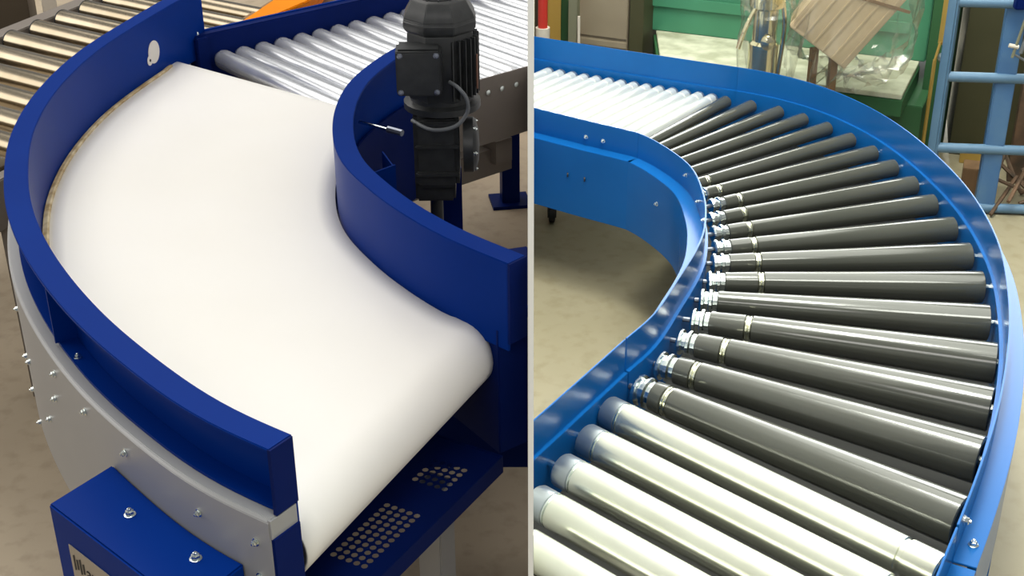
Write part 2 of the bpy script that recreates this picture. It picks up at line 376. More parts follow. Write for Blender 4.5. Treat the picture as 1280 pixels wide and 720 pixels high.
# white round sticker on the guide face
MBs = MB(); k = min(range(len(GO)), key=lambda i: (GO[i]-Vector((-1.02, 3.58))).length)
t_ = (GO[k+1]-GO[k-1]).normalized(); n_ = Vector((t_.y, -t_.x))*-SO; c_ = GO[k]
MBs.lathe((c_.x+n_.x*.0005, c_.y+n_.y*.0005, .815), (c_.x+n_.x, c_.y+n_.y, .815), [(0, .031), (.0015, .031)], 24)
st = tag(MBs.build('round_cover_disc', 'sticker', og), 'round off-white disc on the guide wall')
q = c_ - t_*.028 + n_*.001
MB().lathe((q.x, q.y, .80), (q.x+n_.x, q.y+n_.y, .80), [(0, .014), (.0015, .014)], 14).build('disc_tab', 'sticker', st)
MB().lathe((q.x+n_.x*.0016, q.y+n_.y*.0016, .80), (q.x+n_.x, q.y+n_.y, .80), [(0, .004), (.001, .004)], 10).build('pin_hole', 'rubber', st)
# inner guide
ig = MB().sweep(GI, [(0, ZB-.02), (0, .905), (.045, .905), (.045, .899), (.005, .899), (.005, ZB-.02)], -SI).build('inner_guide', 'blue', BC, bevel=.0012)
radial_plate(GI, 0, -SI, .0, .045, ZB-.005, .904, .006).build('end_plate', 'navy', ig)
# inner side frame, seen as dark navy panel at the discharge end
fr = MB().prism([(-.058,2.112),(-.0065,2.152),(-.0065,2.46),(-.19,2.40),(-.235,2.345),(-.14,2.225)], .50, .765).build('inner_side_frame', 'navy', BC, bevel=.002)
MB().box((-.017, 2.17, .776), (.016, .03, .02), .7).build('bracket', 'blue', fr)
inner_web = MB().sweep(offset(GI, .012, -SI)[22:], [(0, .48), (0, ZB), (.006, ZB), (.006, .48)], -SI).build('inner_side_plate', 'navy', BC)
MB().prism([(-.0065,2.47),(-.30,2.47),(-.30,2.476),(-.0065,2.476)], .22, .56).build('gap_shade_panel', 'navy', BC)  # made-up panel that darkens the gap behind the tray
# perforated tray under the nose
def tray():
    b = MB(); z = .52
    P0 = Vector((-.330, 1.585)); P1 = Vector((-.054, 2.077)); e1 = (P1-P0).normalized(); e2 = Vector((-e1.y, e1.x))
    Lt = (P1-P0).length; D = .46
    px = .0155
    patches = [(.175, .345, .028, .106), (.418, .50, .028, .106)]
    us = sorted({0, Lt} | {p[0] for p in patches} | {p[1] for p in patches}); vsx = [0, .028, .106, D]
    pt = lambda u, v: (P0.x + e1.x*u + e2.x*v, P0.y + e1.y*u + e2.y*v, z)
    for i in range(len(us)-1):
        for j in range(len(vsx)-1):
            u0, u1, v0, v1 = us[i], us[i+1], vsx[j], vsx[j+1]
            if j == 1 and any(abs(u0-p[0]) < 1e-6 and abs(u1-p[1]) < 1e-6 for p in patches):
                nu = round((u1-u0)/px); nv = round((v1-v0)/px)
                for a in range(nu):
                    for c in range(nv):
                        x0 = u0+(u1-u0)*a/nu; x1 = u0+(u1-u0)*(a+1)/nu; y0 = v0+(v1-v0)*c/nv; y1 = v0+(v1-v0)*(c+1)/nv
                        cx, cy = (x0+x1)/2, (y0+y1)/2; r = .0058
                        h = [pt(cx + r*math.cos(math.pi/8+math.pi/4*q), cy + r*math.sin(math.pi/8+math.pi/4*q)) for q in range(8)]
                        cs = [pt(x1,y1), pt(x0,y1), pt(x0,y0), pt(x1,y0)]
                        b.add(h+cs, [(7,0,8,11),(0,1,8),(1,2,9,8),(2,3,9),(3,4,10,9),(4,5,10),(5,6,11,10),(6,7,11)])
            else:
                b.add([pt(u0,v0),pt(u1,v0),pt(u1,v1),pt(u0,v1)], [(0,1,2,3)])
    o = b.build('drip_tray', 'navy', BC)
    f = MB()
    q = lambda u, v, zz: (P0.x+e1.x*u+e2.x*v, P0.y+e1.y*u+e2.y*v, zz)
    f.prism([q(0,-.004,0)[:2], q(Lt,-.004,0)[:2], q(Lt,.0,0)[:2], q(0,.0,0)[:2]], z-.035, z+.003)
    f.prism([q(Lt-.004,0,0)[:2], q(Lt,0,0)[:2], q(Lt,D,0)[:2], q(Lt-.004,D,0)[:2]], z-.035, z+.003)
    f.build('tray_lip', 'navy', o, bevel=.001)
    # inner crossbeam and legs
    c = q(.16, .10, 0); MB().box((c[0], c[1], .48), (.05, .05, .02), .5).build('leg_plate', 'grey', BC)
    return q, Lt
q_, Lt_ = tray()
lg = Vector((-.178, 2.06)); 
MB().box((lg.x, lg.y, .24), (.052, .052, .47), math.radians(61)).build('leg', 'grey', BC, bevel=.003)
MB().box((lg.x, lg.y, .006), (.12, .12, .012), math.radians(61)).build('foot_plate', 'grey', BC)
for lx, ly in ((-.80, 2.75), (-.55, 3.2), (-.192, 3.0)):
    lh = .72 if lx > -.3 else .60
    MB().box((lx, ly, lh/2), (.05 if lx > -.3 else .06, .05, lh), .15 if lx > -.3 else .6).build('leg', 'navy', BC, bevel=.003)
    MB().box((lx, ly, .006), (.13, .13, .012), .6).build('foot_plate', 'navy', BC)
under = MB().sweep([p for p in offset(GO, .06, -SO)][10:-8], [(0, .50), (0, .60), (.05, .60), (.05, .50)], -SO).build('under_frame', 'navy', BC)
# drive cover box on the skirt
def on_skirt(px_):
    return min(offset(GO, .075, SO), key=lambda p: (p - Vector(px_)).length)
SK = offset(GO, .0615, SO)
ia = min(range(len(SK)), key=lambda i: (SK[i]-Vector((-.662,1.787))).length); ib = min(range(len(SK)), key=lambda i: (SK[i]-Vector((-.395,1.556))).length)
back = SK[min(ia,ib):max(ia,ib)+1]
if (back[0]-Vector((-.662,1.787))).length > .1: back = back[::-1]
A_, B_ = Vector((-.736,1.688)), Vector((-.472,1.448))
DB = MB().prism([tuple(p) for p in back] + [tuple(B_), tuple(A_)], .40, .70).build('drive_cover', 'blue', BC, bevel=.003)
for x, y in ((-.604, 1.660), (-.482, 1.556)): put('bolt', BOLT, DB, (x, y, .70), (0, 0, 1))
# name plate with lettering on the cover's front
e = (B_-A_).normalized(); nf = Vector((e.y, -e.x)); 
if nf.y > 0: nf = -nf
def on_front(u, z, d): p = A_ + e*u + nf*d; return Vector((p.x, p.y, z))
npl = MB().add([on_front(.045,.648,.0006), on_front(.20,.648,.0006), on_front(.20,.56,.0006), on_front(.045,.56,.0006),
                on_front(.045,.648,.002), on_front(.20,.648,.002), on_front(.20,.56,.002), on_front(.045,.56,.002)],
               [(4,5,6,7),(0,1,5,4),(1,2,6,5),(2,3,7,6),(3,0,4,7),(0,3,2,1)]).build('name_plate', 'plate', DB)
tag(npl, 'pale metal name plate with black emblem and lettering')
def letters(txt, org, ex, ez, size, m, parent, name):
    cu = bpy.data.curves.new(name, 'FONT'); cu.body = txt; cu.size = size; cu.extrude = .0003
    tmp = bpy.data.objects.new(name, cu); COL.objects.link(tmp); bpy.context.view_layer.update()
    me = bpy.data.meshes.new_from_object(tmp.evaluated_get(bpy.context.evaluated_depsgraph_get()))
    bpy.data.objects.remove(tmp); me.materials.clear(); me.materials.append(M[m])
    o = bpy.data.objects.new(name, me); COL.objects.link(o)
    ex = Vector(ex).normalized(); ez = Vector(ez).normalized(); n = ex.cross(ez)
    R = Matrix((ex, ez, n)).transposed().to_4x4(); 
    o.parent = parent; o.matrix_local = Matrix.Translation(Vector(org) - top_of(parent).location) @ R
    return o
letters('aro', on_front(.088, .607, .0026), (e.x, e.y, 0), (0,0,1), .034, 'ink', npl, 'lettering')
lb = MB()
for k in range(4):
    u = .053 + k*.0085; h = .016 if k % 2 == 0 else .011
    lb.add([on_front(u,.619-h,.0024), on_front(u+.0055,.619-h*.8,.0024), on_front(u+.0055,.619+h,.0024), on_front(u,.619+h*.8,.0024)], [(0,1,2,3)])
lb.build('emblem', 'ink', npl)

# ---- gear motor standing inside the curve
GM = thing('gear_motor', (-.208, 2.86, .58), 'black electric gear motor standing upright inside the curve', 'motor')
mx, my = -.196, 2.86
rz = math.radians(2); ca, sa = math.cos(rz), math.sin(rz)
def lm(x, y, z): return Vector((mx + ca*x - sa*y, my + sa*x + ca*y, z))
R3 = Matrix.Rotation(rz, 3, 'Z')
def lbox(name, c, size, m, parent=GM, bevel=.004): return MB().box(lm(*c), size, R=R3).build(name, m, parent, bevel=bevel)
oct8 = lambda r, s=1: [(lm(r*math.cos(a), r*s*math.sin(a), 0).x, lm(r*math.cos(a), r*s*math.sin(a), 0).y) for a in [math.pi/8 + k*math.pi/4 for k in range(8)]]
def loft(rings, name, m, parent, bevel=0):
    b = MB(); vs = []; k = len(rings[0][0])
    for poly, z in rings: vs += [(p[0], p[1], z) for p in poly]
    fs = [(i*k+j, i*k+(j+1)%k, (i+1)*k+(j+1)%k, (i+1)*k+j) for i in range(len(rings)-1) for j in range(k)]
    fs += [tuple(range(k-1,-1,-1)), tuple((len(rings)-1)*k+j for j in range(k))]
    return b.add(vs, fs).build(name, m, parent, bevel=bevel)
hood = loft([(oct8(.076), 1.093), (oct8(.080), 1.098), (oct8(.084), 1.104), (oct8(.084), 1.118), (oct8(.081), 1.121), (oct8(.081), 1.128), (oct8(.062), 1.160), (oct8(.056), 1.164)], 'fan_hood', 'black', GM, bevel=.0015)
gr = MB()
for k in range(3): 
    r = .014 + .015*k
    gr.tube([lm(r*math.cos(a*math.pi/8), r*math.sin(a*math.pi/8), 1.165) for a in range(17)], .0022, 6, 0)
for k in range(6):
    a = k*math.pi/6; gr.tube([lm(-.05*math.cos(a), -.05*math.sin(a), 1.165), lm(.05*math.cos(a), .05*math.sin(a), 1.165)], .0018, 6, 0)
gr.build('fan_grille', 'black', hood)
body = loft([(oct8(.074), .945), (oct8(.076), .95), (oct8(.076), 1.088), (oct8(.074), 1.094)], 'motor_body', 'black', GM)
for k in range(14):
    a = math.radians(-70 + k*11)
    p = lm(.078*math.cos(a), .078*math.sin(a), 1.018); 
    MB().box(p, (.012, .0025, .13), rz + a).build('cooling_fin', 'black', body)
tb = lbox('terminal_box', (-.044, -.080, 1.030), (.096, .066, .100), 'black', bevel=.006)
lid = lbox('lid', (-.044, -.117, 1.030), (.092, .010, .096), 'black', tb, .003)
for sx in (-1, 1):
    for sz in (-1, 1):
        p = lm(-.044 + sx*.038, -.122, 1.030 + sz*.040); put('screw', BOLT_K, lid, p, R3 @ Vector((0,-1,0)))
lbox('rating_plate', (.079, -.015, 1.005), (.004, .042, .075), 'copper', body, .0005)
flange = MB().lathe(lm(0,0,.918), lm(0,0,1), [(0,.085),(.014,.085),(.018,.07),(.03,.07)], 24).build('flange', 'black', GM)
gb = lbox('gearbox', (-.014, -.005, .832), (.100, .125, .175), 'black', bevel=.010)
lbox('gearbox_rib', (-.012, -.071, .900), (.096, .012, .014), 'black', gb, .003)
lbox('gearbox_rib', (-.012, -.071, .846), (.096, .010, .008), 'black', gb, .002)
lbox('gearbox_rib', (-.012, -.071, .782), (.096, .012, .012), 'black', gb, .003)
cv = MB().lathe(lm(.045, -.02, .832), lm(.2, -.02, .832), [(0,.062),(.022,.062),(.028,.055),(.034,.035),(.036,.0005)], 24).build('gear_cover', 'black', gb)
for k in range(6):
    a = k*math.pi/3; p = lm(.068, -.02 + .054*math.cos(a), .832 + .054*math.sin(a)); put('bolt', BOLT_S, cv, p, R3 @ Vector((1,0,0)))
lbox('torque_foot', (-.02, .01, .725), (.09, .09, .05), 'black', GM, .006)
MB().lathe(lm(-.02, .01, .58), lm(-.02, .01, 1), [(0,.015),(.13,.015)], 14).build('output_shaft', 'black', GM)
tag(MB().tube([lm(.020,-.085,1.00), lm(.038,-.11,.996), lm(.056,-.115,.972), lm(.056,-.11,.94), lm(.03,-.112,.910), lm(-.02,-.105,.900), lm(-.065,-.06,.905)], .0042, 10, 6).build('motor_cable', 'cable', GM), 'grey cable looping from the terminal box')
# motor bracket (part of the conveyor)
MB().prism([(-.43,2.78),(-.24,2.72),(-.16,2.92),(-.36,2.96)], .565, .575).build('motor_bracket', 'blue', BC)
for z, x0, y0, x1, y1 in ((.83, -.40, 2.99, -.30, 2.93),):
    MB().tube([(x0,y0,z),(x1,y1,z-.005)], .004, 8, 0).build('tension_rod', 'zinc', BC)
    MB().tube([(x1-.03,y1+.02,z-.003),(x1+.005,y1,z-.005)], .008, 8, 0).build('rod_nut', 'gunmetal', BC)
MB().prism([(-.395,2.70),(-.300,2.80),(-.303,2.803),(-.398,2.703)], .58, .80).build('bracket_fin', 'blue', BC)
MB().prism([(-.305,2.80),(-.335,2.88),(-.338,2.879),(-.308,2.799)], .58, .80).build('bracket_fin', 'blue', BC)

# ---- straight galvanised roller conveyor feeding the curve
u1 = Vector((math.cos(math.radians(41.5)), math.sin(math.radians(41.5)))); w1 = Vector((u1.y, -u1.x))
A0 = Vector((-.905, 3.828))
RC = thing('straight_roller_conveyor', (A0.x, A0.y, 0), 'galvanised roller conveyor with navy side frame, beyond the far belt end', 'conveyor')
for k in range(17):
    a = A0 + u1*(.0666*k); Lr = .705
    if a.x > -.06: continue
    b = a + w1*Lr; r = .029 if k == 0 else .0265
    rl = MB().lathe((a.x,a.y,.713), (b.x,b.y,.713), [(0,r*.70),(.016,r*.97),(.02,r),(Lr-.02,r),(Lr-.016,r*.97),(Lr,r*.70)], 22).build('roller', 'galv', RC)
def along(s, t): p = A0 + u1*s + w1*t; return (p.x, p.y)
lf = MB().prism([along(-.07,-.006), along(1.25,-.006), along(1.25,-.036), along(-.07,-.036)], .60, .79).build('side_frame', 'navy', RC, bevel=.003)
MB().prism([along(-.07,-.034), along(1.25,-.034), along(1.25,-.05), along(-.07,-.05)], .775, .793).build('top_edge', 'blue', lf, bevel=.003)
put('bolt', BOLT_S, lf, along(-.055,-.02)+(.79,), (0,0,1))
MB().prism([along(-.075,-.045), along(-.035,-.045), along(-.035,.01), along(-.075,.01)], .56, .785).build('end_post', 'navy', RC, bevel=.003)
smax = (-.0065 - (A0.x + w1.x*.715)) / u1.x
rp = MB().prism([along(-.05,.712), along(smax,.712), along(smax-.004,.718), along(-.05,.718)], .55, .742).build('side_plate', 'greydark', RC, bevel=.001)
for s_ in (.335, .385, .435, .487):
    put('rivet', RIVET, rp, along(s_*1.0+.03,.7185)+(.70,), (w1.x, w1.y, 0))
MB().prism([along(.02,.60), along(.55,.60), along(.55,.66), along(.02,.66)], .42, .50).build('cross_beam', 'greydark', RC)
MB().prism([along(.47,.10), along(.53,.10), along(.53,.685), along(.47,.685)], .46, .53).build('cross_beam', 'greydark', RC)
for s_, t_2, x, y in ((0,0,-.074,4.40),(0,0,-.60,4.02)):
    MB().box((x,y,.26), (.062,.062,.52), math.radians(10)).build('leg', 'navy', RC, bevel=.002)
    MB().box((x,y,.006), (.135,.12,.012), math.radians(10)).build('foot_plate', 'navy', RC)

# ---- steel roller conveyor in the left background
u2 = Vector((.37, .929)).normalized(); w2 = Vector((u2.y, -u2.x)).normalized()
B0 = Vector((-1.697, 4.313))
SC = thing('steel_roller_conveyor', (B0.x, B0.y, 0), 'roller conveyor with dull brownish steel rollers behind the blue guide', 'conveyor')
w2 = Vector((.85, -.53)).normalized()
for k in range(-13, 6):
    a = B0 + u2*(.1275*k); Lr = .756
    L_ = Lr
    b = a + w2*L_
    rl = MB().lathe((a.x,a.y,.615), (b.x,b.y,.615), [(0,.031),(.003,.036),(L_-.003,.036),(L_,.031)], 22).build('roller', 'steel', SC)
    MB().lathe((a.x-.004*w2.x,a.y-.004*w2.y,.615), (b.x,b.y,.615), [(0,.032),(.006,.0368),(.010,.0368)], 22).build('end_ring', 'rubber', rl)
def al2(s, t): p = B0 + u2*s + w2*t; return (p.x, p.y)
MB().prism([al2(-1.7,-.02), al2(.75,-.02), al2(.75,-.09), al2(-1.7,-.09)], .50, .63).build('side_frame', 'greydark', SC, bevel=.003)
MB().prism([al2(-1.7,.770), al2(.75,.770), al2(.75,.81), al2(-1.7,.81)], .50, .63).build('side_frame', 'greydark', SC, bevel=.003)
for s_, t_3 in ((-.8,-.05), (.4,-.05), (-.8,.79), (.4,.79)):
    p = al2(s_, t_3); MB().box((p[0],p[1],.25), (.06,.06,.50), .4).build('leg', 'greydark', SC)
# ---- orange beam lying between the conveyors
OB = thing('orange_beam', (-.75, 4.1, 0), 'orange and brown painted angle beam beside the navy conveyor frame', 'beam')
MB().prism([(-.946,4.163),(-.873,4.233),(-.715,4.553),(-.70,4.75),(-.80,4.75),(-.851,4.553)], .665, .70).build('orange_flange', 'orange', OB, bevel=.003)
MB().prism([(-1.082,4.19),(-1.002,4.39),(-.885,4.814),(-.63,4.80),(-.64,4.66),(-.80,4.36),(-.95,4.17)], .60, .64).build('brown_web', 'brown', OB, bevel=.003)
MB().prism([(-.93,4.20),(-.90,4.21),(-.74,4.60),(-.77,4.60)], .641, .664).build('spacer', 'brown', OB)
MB().box((-.76, 4.70, .30), (.05,.05,.598), .7).build('stand_leg', 'brown', OB)
MB().box((-.98, 4.27, .30), (.04,.04,.598), .7).build('stand_leg', 'brown', OB)
# ---- far things at the upper edge
def solo(name, mb, m, label, cat, bevel=.002, group=None): return tag(mb.build(name, m, bevel=bevel), label, cat, group)
solo('storage_bin', MB().prism([(-2.55,4.65),(-1.85,4.92),(-2.0,5.40),(-2.7,5.2)], 0, .60), 'darkbrown', 'dark brown bin behind the steel rollers at top left', 'bin')
solo('white_post', MB().box((-1.775,4.93,.40), (.050,.05,.80), .4), 'cream', 'cream upright post behind the steel roller conveyor', 'post')
solo('dark_red_cabinet', MB().prism([(-1.70,5.03),(-1.44,5.14),(-1.5,5.4),(-1.8,5.3)], 0, .62), 'dred', 'dark red cabinet beside the cream post', 'cabinet')
solo('red_crate', MB().box((-.56,4.55,.40), (.16,.12,.80), .7), 'red', 'red crate behind the orange beam at the top edge', 'crate')
# cable lying on the floor by the motor leg
solo('floor_cable', MB().tube([(-.19,3.55,.008),(-.13,3.60,.008),(-.06,3.56,.008),(-.02,3.42,.008)], .008, 8, 5), 'rubber', 'black cable curling on the floor behind the motor', 'cable', 0)

# =================================================================== RIGHT BAY
BAY = 1
ZT, ZF, ZK = .55, .47, .26
OUT_CURVE = [(.712,1.834),(.751,1.908),(.805,2.015),(.860,2.13),(.915,2.255),(.969,2.393),(1.025,2.555),(1.080,2.76),(1.112,2.915),(1.130,3.095),(1.132,3.278),(1.115,3.455),(1.081,3.65),(1.033,3.815),(.988,3.915),(.938,4.005),(.882,4.078),(.807,4.154),(.701,4.222),(.672,4.237)]
IN_CURVE = [(.20,2.462),(.270,2.573),(.34,2.748),(.388,2.872),(.421,2.983),(.436,3.076),(.446,3.184),(.438,3.375),(.396,3.502),(.339,3.611),(.310,3.648)]
PO = plan(OUT_CURVE, 90, 8); PI_ = plan(IN_CURVE, 70, 6)
CR = Vector((-.45, 3.06))
def outR(path):
    a = offset(path, .01, 1); i = len(path)//2
    return 1 if (a[i]-CR).length > (path[i]-CR).length else -1
sO = outR(PO); sI = -outR(PI_)
PROF = [(0,ZT),(.004,ZT),(.004,ZF+.004),(.044,ZF+.004),(.044,ZK),(.040,ZK),(.040,ZF),(.004,ZF),(.004,.33),(-.008,.33),(-.008,ZF+.002),(0,ZF+.002)]
CC = thing('curved_roller_conveyor', (.75, 3.1, 0), 'blue roller conveyor curve with dark tapered rollers fanned out', 'conveyor')
of = MB().sweep(PO, PROF, sO).build('outer_side_frame', 'rblue', CC, bevel=.0009, ang=40)
inf = MB().sweep(PI_, PROF, sI).build('inner_side_frame', 'rblue', CC, bevel=.0009, ang=40)
def gap_sheet(parent, pi, po, z=.335):  # made-up dark sheet that keeps the roller gaps from showing lit floor
    n = 40; b = MB(); q = lambda p, t: p[min(int(t*(len(p)-1)), len(p)-2)].lerp(p[min(int(t*(len(p)-1))+1, len(p)-1)], t*(len(p)-1) - min(int(t*(len(p)-1)), len(p)-2))
    a = [q(pi, i/n) for i in range(n+1)]; c = [q(po, i/n) for i in range(n+1)]
    poly = [tuple(p) for p in a] + [tuple(p) for p in c[::-1]]
    vs = [(p[0], p[1], z) for p in a] + [(p[0], p[1], z) for p in c] + [(p[0], p[1], z-.006) for p in a] + [(p[0], p[1], z-.006) for p in c]
    m = n+1; fs = [(i, i+1, m+i+1, m+i) for i in range(n)] + [(2*m+i, 2*m+i+1, 3*m+i+1, 3*m+i) for i in range(n)]
    fs += [(i, i+1, 2*m+i+1, 2*m+i) for i in range(n)] + [(m+i, m+i+1, 3*m+i+1, 3*m+i) for i in range(n)] + [(0, m, 3*m, 2*m), (n, m+n, 3*m+n, 2*m+n)]
    return b.add(vs, fs).build('gap_shade_sheet', 'gap_shade', parent)
gap_sheet(CC, PI_, PO)
# dark tapered rollers: inner end, outer end, radii
RT = [((.377,3.886),(.697,4.305),.0150,.0199),((.403,3.838),(.765,4.241),.0150,.0199),((.429,3.778),(.837,4.171),.0150,.0199),
      ((.456,3.719),(.900,4.095),.0153,.0200),((.476,3.644),(.962,4.012),.0156,.0207),((.481,3.554),(1.013,3.912),.0159,.0215),
      ((.486,3.478),(1.051,3.796),.0167,.0223),((.487,3.393),(1.088,3.681),.0175,.0235),((.474,3.301),(1.112,3.548),.0181,.0249),
      ((.471,3.213),(1.126,3.409),.0188,.0265),((.464,3.125),(1.124,3.248),.0194,.0284),((.450,3.043),(1.115,3.081),.0205,.0303),
      ((.427,2.944),(1.094,2.914),.0214,.0325),((.398,2.848),(1.058,2.736),.0228,.0345),((.369,2.750),(1.009,2.555),.0240,.0364),
      ((.330,2.651),(.946,2.369),.0251,.0378),((.278,2.548),(.872,2.187),.0270,.0388),((.225,2.449),(.772,1.999),.0287,.0393)]
GROOVE = [.0,.0,.0,.03,.0,.035,.03,.035,.045,.047,.05,.06,.075,0,.078,.055,.035,.027]
def hit(path, p, d):
    best = None
    for i in range(len(path)-1):
        a, b = path[i], path[i+1]; e_ = b-a; den = d.x*e_.y - d.y*e_.x
        if abs(den) < 1e-9: continue
        t = ((a.x-p.x)*e_.y - (a.y-p.y)*e_.x)/den; s_ = ((a.x-p.x)*d.y - (a.y-p.y)*d.x)/den
        if -.2 <= s_ <= 1.2 and (best is None or abs(t) < abs(best)): best = t
    return best
OUT_ALL = plan([(.50,1.43),(.640,1.701)]+OUT_CURVE+[(.567,4.288),(.26,4.442),(.01,4.573)], 200, 6)
IN_ALL = plan([(-.02,2.112),(.007,2.155),(.095,2.295)]+IN_CURVE+[(.273,3.676),(.178,3.739),(.093,3.799),(.006,3.861)], 160, 4)
inO = offset(OUT_ALL, .008, -sO); inI = offset(IN_ALL, .008, -sI)
ZA = .435
for i, (a, b, r0, r1) in enumerate(RT):
    a = Vector(a); b = Vector(b); d = (b-a).normalized(); L0 = (b-a).length
    tw = hit(inI, a, d); to = hit(inO, b, d)
    wall_i = a + d*tw; wall_o = b + d*(to if to is not None else .02)
    r0 *= 1.12; r1 *= 1.12 + .13*max(0, min(1, (i-6)/8))
    slope = (r1-r0)/L0
    a2 = a if i >= 7 else wall_i + d*.035
    b2 = wall_o - d*.003 if i >= 14 else b if (b-a).dot(d) < (wall_o-a).dot(d) - .012 else wall_o - d*.014
    ra = r0 + slope*((a2-a).dot(d)); rb = r0 + slope*((b2-a).dot(d)); Lb = (b2-a2).length
    spr = .062                                   # sprocket pair, then sleeve
    g = GROOVE[i]
    P = lambda p, z=ZA: (p.x, p.y, z)
    s0 = .044 if i >= 7 else .03
    prof = [(s0, ra*.9), (s0+.002, ra)]
    if g:
        gs = s0 + g + .004
        prof += [(gs-.001, ra+slope*gs), (gs, (ra+slope*gs)*.86), (gs+.016, (ra+slope*gs)*.86), (gs+.017, ra+slope*(gs+.017))]
    prof += [(Lb-.002, rb), (Lb, rb*.93)]
    rl = MB().lathe(P(a2), P(b2), prof, 28).build('roller', 'dark', CC, ang=30)
    sp = MB()
    rs = ra*1.02
    sp.lathe(P(a2), P(b2), [(0,rs*.7),(.002,rs*.95),(.006,rs*1.04),(.011,rs*1.04),(.014,rs*.80),(.022,rs*.80),(.025,rs*1.04),(.031,rs*1.04),(.034,rs*.84),(s0,rs*.84)], 14)
    tag(sp.build('sprocket', 'zinc', rl, ang=25), 'bright zinc double sprocket')
    if g:
        rg = MB(); rr = (ra+slope*gs)*.86
        rg.lathe(P(a2 + d*(gs+.0005)), P(b2), [(0,rr*1.005),(.002,rr*1.10),(.0055,rr*1.10),(.0075,rr*1.02),(.0095,rr*1.10),(.013,rr*1.10),(.015,rr*1.005)], 22)
        rg.build('groove_ring', 'zincy', rl)
    MB().lathe(P(wall_i), P(b2), [(0,.006),((a2-wall_i).length+.01,.006)], 8).build('axle', 'gunmetal', rl)
    MB().lathe(P(b2 - d*.004), P(wall_o), [(0,.011),(.010,.011),(.011,.007),((wall_o-b2).length+.004,.007)], 10).build('axle', 'zinc', rl)
# bolts at the joint
def side_pt(path, sgn, near, o, z):
    i = min(range(len(path)), key=lambda k: (path[k]-Vector(near)).length); p = offset(path, o, sgn)[i]; return (p.x, p.y, z)
put('bolt', BOLT, of, side_pt(PO, sO, (.735,1.875), .026, ZF+.004), (0,0,1))
nrm = (Vector(side_pt(PO,sO,(.735,1.875),.02,0))-Vector(side_pt(PO,sO,(.735,1.875),0,0))).normalized()
put('bolt', BOLT, of, side_pt(PO, sO, (.742,1.895), .004, ZT-.03), nrm)
nri = lambda c: (Vector(side_pt(PI_,sI,c,.02,0))-Vector(side_pt(PI_,sI,c,0,0))).normalized()
for c, o, z in (((.43,3.42),.004,.515),((.446,3.27),.004,.50),((.44,3.10),.004,.53),((.40,3.50),.044,.40)):
    put('bolt', BOLT_S, inf, side_pt(PI_, sI, c, o, z), nri(c))
# legs of the curve
for x, y in ((1.085,3.30),(.86,4.06),(.925,2.36)):
    pth = min(range(len(PO)), key=lambda k: (PO[k]-Vector((x,y))).length); p = offset(PO, .022, sO)[pth]
    MB().box((p.x,p.y,.20), (.034,.034,.40), .3).build('leg', 'rblue', CC, bevel=.002)

# near straight section (silver rollers)
NS = thing('near_straight_roller_conveyor', (.42, 1.95, 0), 'straight blue conveyor section with thick bright silver rollers at the front', 'conveyor')
no = plan([(.50,1.425),(.64,1.698),(.709,1.828)], 10, 2); ni = plan([(-.06,2.043),(.0065,2.150),(.095,2.292),(.1975,2.458)], 12, 2)
nof = MB().sweep(no, PROF, sO).build('outer_side_frame', 'rblue', NS, bevel=.0009, ang=40)
MB().sweep(ni, PROF, sI).build('inner_side_frame', 'rblue', NS, bevel=.0009, ang=40)
gap_sheet(NS, ni, no)
dS = Vector((math.cos(math.radians(-43.2)), math.sin(math.radians(-43.2))))
for k in range(8):
    p0 = Vector((.157,2.362)) + Vector((-.0493,-.1025))*k
    a = p0; to = hit(inO, a, dS)
    if to is None: continue
    Lr = to - .004; r = .0345; c0 = .040
    P = lambda p: (p.x, p.y, ZA)
    b = a + dS*Lr
    if (a + dS*Lr).x < .05: continue
    rl = MB().lathe(P(a), P(b), [(c0+.006, r*.90),(c0+.009, r),(Lr-.075, r),(Lr-.073,r*.9),(Lr-.065,r*.9),(Lr-.063,r),(Lr-.003,r),(Lr,r*.9)], 36).build('roller', 'silver', NS, ang=30)
    if a.x + dS.x*c0 > .02:
        MB().lathe(P(a), P(b), [(0,r*.80),(.002,r*.94),(.006,r*1.0),(c0,r*1.0),(c0+.002,r*.90),(c0+.007,r*.90)], 36).build('end_cap', 'cap', rl, ang=30)
        MB().lathe(P(a + dS*(c0+.0015)), P(b), [(0,r*.91),(.001,r*.985),(.003,r*.985),(.004,r*.91)], 36).build('groove_ring', 'zinc', rl)
    tw = hit(inI, a, dS)
    if tw is not None and a.x > .03:
        wp = a + dS*tw; MB().lathe(P(wp), P(b), [(0,.007),(abs(tw)+.004,.007)], 8).build('axle', 'zinc', rl)
for x, y in ((.56,1.56),):
    MB().box((x,y,.20), (.034,.034,.40), .5).build('leg', 'rblue', NS)

# far straight section (over-bright silver rollers)
FS = thing('far_straight_roller_conveyor', (.3, 4.1, 0), 'straight blue conveyor section with thin silver rollers at the back', 'conveyor')
fo = plan([(.6718,4.2371),(.567,4.288),(.26,4.442),(.0065,4.574),(-.05,4.604)], 26, 2); fi = plan([(.3098,3.6483),(.273,3.676),(.178,3.739),(.093,3.799),(.0065,3.860),(-.06,3.905)], 24, 3)
def sgn_away(path, ref):
    a = offset(path, .01, 1); i = len(path)//2
    return 1 if (a[i]-Vector(ref)).length > (path[i]-Vector(ref)).length else -1
fof = MB().sweep(fo, PROF, sgn_away(fo, (.3,4.0))).build('outer_side_frame', 'rblue', FS, bevel=.0009, ang=40)
fif = MB().sweep(fi, PROF, sgn_away(fi, (.4,4.3))).build('inner_side_frame', 'rblue', FS, bevel=.0009, ang=40)
T0, T1 = Vector((.625,4.285)), Vector((.010,4.596))
dT = Vector((math.cos(math.radians(53.3)), math.sin(math.radians(53.3))))
fiI = offset(fi, .01, -sgn_away(fi, (.4,4.3)))
foI = offset(fo, .012, -sgn_away(fo, (.3,4.0)))
